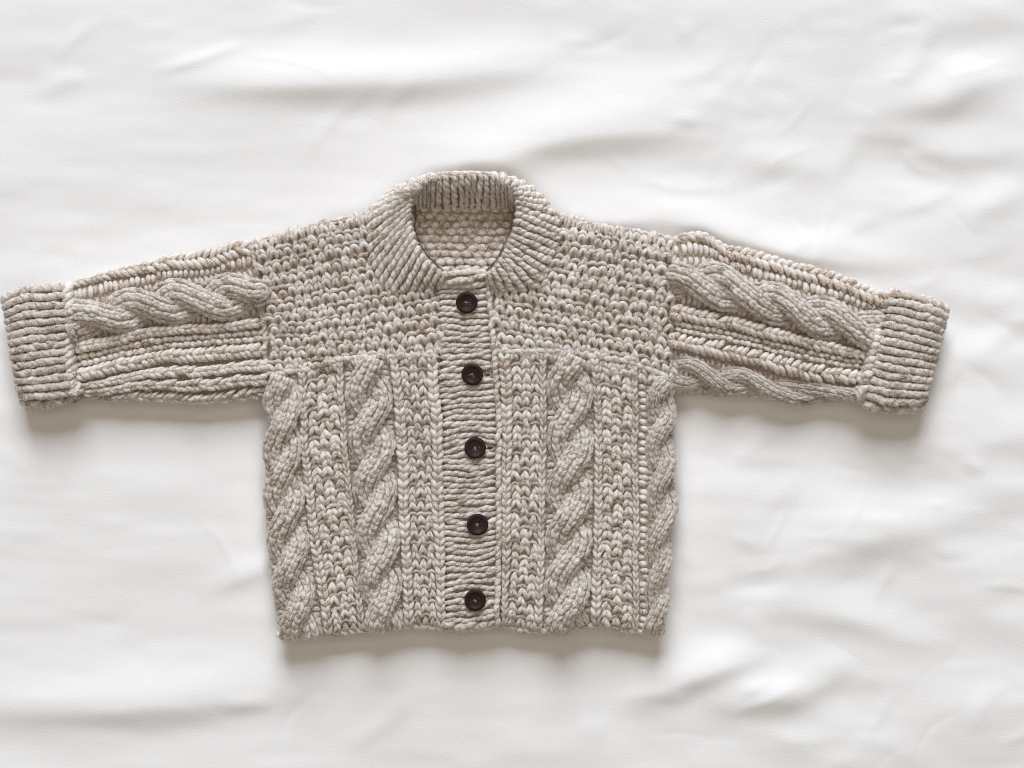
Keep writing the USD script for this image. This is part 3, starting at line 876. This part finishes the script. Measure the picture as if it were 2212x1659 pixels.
chain(bb + '/border_chain', [(1073, 1347), (1076, 1150), (1076, 960), (1069, 800), (1062, 720), (1054, 640), (1049, 600)], 14, lift=1.5, rad=6.5, slant=0.35)
chain(bb + '/top_edge', [(956, 598), (985, 593), (1020, 592), (1050, 590)], 13, lift=2.0, rad=6.5, slant=0.3)
for x, y0 in HOLES:
    hp = child(CARD, 'buttonhole')
    yy = Yarn()
    th = np.linspace(0, 2 * np.pi, 15)
    q = np.stack([x + 10 * np.cos(th), y0 + 5.6 * np.sin(th)], -1)[None]
    pz = samp(HB, q[..., 0] , q[..., 1]) * 0 + samp(HB, x, y0 + 14).item() - 3
    yy.tubes(np.concatenate([q, pz[..., None]], -1), np.full((1, 15), 2.6), np.broadcast_to([0, 0, 1.0], (1, 15, 3)), M=7, tone=np.array([-0.1]))
    yy.build(hp)

# ------------------------------------------------------------------ buttons
prof = [(0.0, 1.0), (1.9, 1.0), (2.6, 1.6), (3.4, 2.8), (5.5, 3.2), (9.5, 3.5), (13.0, 4.2), (15.6, 5.4), (17.4, 6.4), (19.2, 6.9), (21.2, 6.8), (23.0, 6.0), (24.2, 4.6), (24.6, 3.2), (24.0, 1.4), (22.0, 0.3), (0.0, 0.0)]
for k, (x, y0) in enumerate(BUTTONS):
    path = child(CARD, 'button')
    b = trimesh.creation.revolve(np.array(prof)[::-1], sections=48)
    v = np.array(b.vertices) * [0.95, 0.95, 1]
    tilt = rng.normal(0, 0.06, 2)
    z0 = samp(HB, x - 20, y0 + 24).item() * 0.5 + samp(HB, x - 24, y0).item() * 0.5 + 9.5
    vz = v[:, 2] + v[:, 0] * tilt[0] + v[:, 1] * (tilt[1] - 0.05)
    pts = np.stack([x + v[:, 0], y0 - v[:, 1], z0 + vz], -1)
    m = usdkit.mesh(stage, path, (world(pts), np.array(b.faces)), BUTTON, smooth=40)
    th = np.linspace(-1, 1, 7)
    yy = Yarn()
    q = np.stack([x + th * 3.0, y0 + th * 1.0, z0 + 3.4 - 2.4 * th ** 2], -1)[None]
    yy.tubes(q, np.full((1, 7), 1.15), np.broadcast_to([0, 0, 1.0], (1, 7, 3)), M=6)
    yy.build(path + '/thread', THREAD)

# ------------------------------------------------------------------ edges and seams
chain(child(CARD, 'hem_edge'), [(600, 1368)] + HEM[1:7] + [(1078, 1346)], 17, lift=1, rad=7.0, slant=0.5)
chain(child(CARD, 'hem_edge'), [(1080, 1346)] + HEM[8:-1] + [(1427, 1364)], 17, lift=1, rad=7.0, slant=0.5)
chain(child(CARD, 'armhole_seam'), L_ARM, 18, lift=3.0, rad=6.0, slant=0.9)
chain(child(CARD, 'armhole_seam'), [(1452, 521), (1455, 621), (1449, 706), (1447, 763), (1457, 846)], 18, lift=3.0, rad=6.0, slant=0.9)
chain(child(CARD, 'yoke_seam'), [(580, 806), (660, 799), (740, 776), (840, 771), (948, 769)], 18, lift=3.0, rad=6.5, slant=0.3)
chain(child(CARD, 'yoke_seam'), [(1088, 761), (1180, 759), (1290, 771), (1370, 787), (1440, 816)], 18, lift=3.0, rad=6.5, slant=0.3)

for zz, ins_ in ((10.0, 9.0), (24.0, 8.0)):      # rows of the back layer that show along the sides
    ring = ALL.buffer(-ins_).simplify(1.0).exterior
    nn_ = int(ring.length / 40)
    chain(child(bp, 'edge_row'), [ring.interpolate(k / nn_, normalized=True).coords[0] for k in range(nn_ + 1)], 15, rad=8.5, slant=0.5, z=zz)

# ------------------------------------------------------------------ loose fibres
pts = np.vstack(SAMPLES)
pick = rng.choice(len(pts), min(230000, len(pts)), replace=False)
p0 = pts[pick]
n = len(p0)
d = rng.normal(0, 1, (n, 3)); d[:, 2] = np.abs(d[:, 2]) * 0.55
d /= np.linalg.norm(d, axis=1, keepdims=True)
c = rng.normal(0, 1, (n, 3)) * 0.5
ln = rng.uniform(0.0006, 0.0022, (n, 1)) * np.where(rng.random((n, 1)) < 0.06, 1.8, 1.0)
k = np.linspace(0, 1, 4)[None, :, None]
cur = p0[:, None] + d[:, None] * ln[:, None] * k + c[:, None] * ln[:, None] * (k ** 2) * 0.7
bc = UsdGeom.BasisCurves.Define(stage, CARD + '/wool_fuzz')
bc.CreateTypeAttr('linear')
bc.CreatePointsAttr(Vt.Vec3fArray.FromNumpy(cur.reshape(-1, 3).astype(np.float32)))
bc.CreateCurveVertexCountsAttr(Vt.IntArray.FromNumpy(np.full(n, 4, np.int32)))
bc.CreateWidthsAttr(Vt.FloatArray.FromNumpy(np.full(n * 4, 0.00010, np.float32)))
bc.SetWidthsInterpolation('vertex')
UsdShade.MaterialBindingAPI.Apply(bc.GetPrim()).Bind(FIBRE)
custom(bc.GetPrim(), kind='stuff')
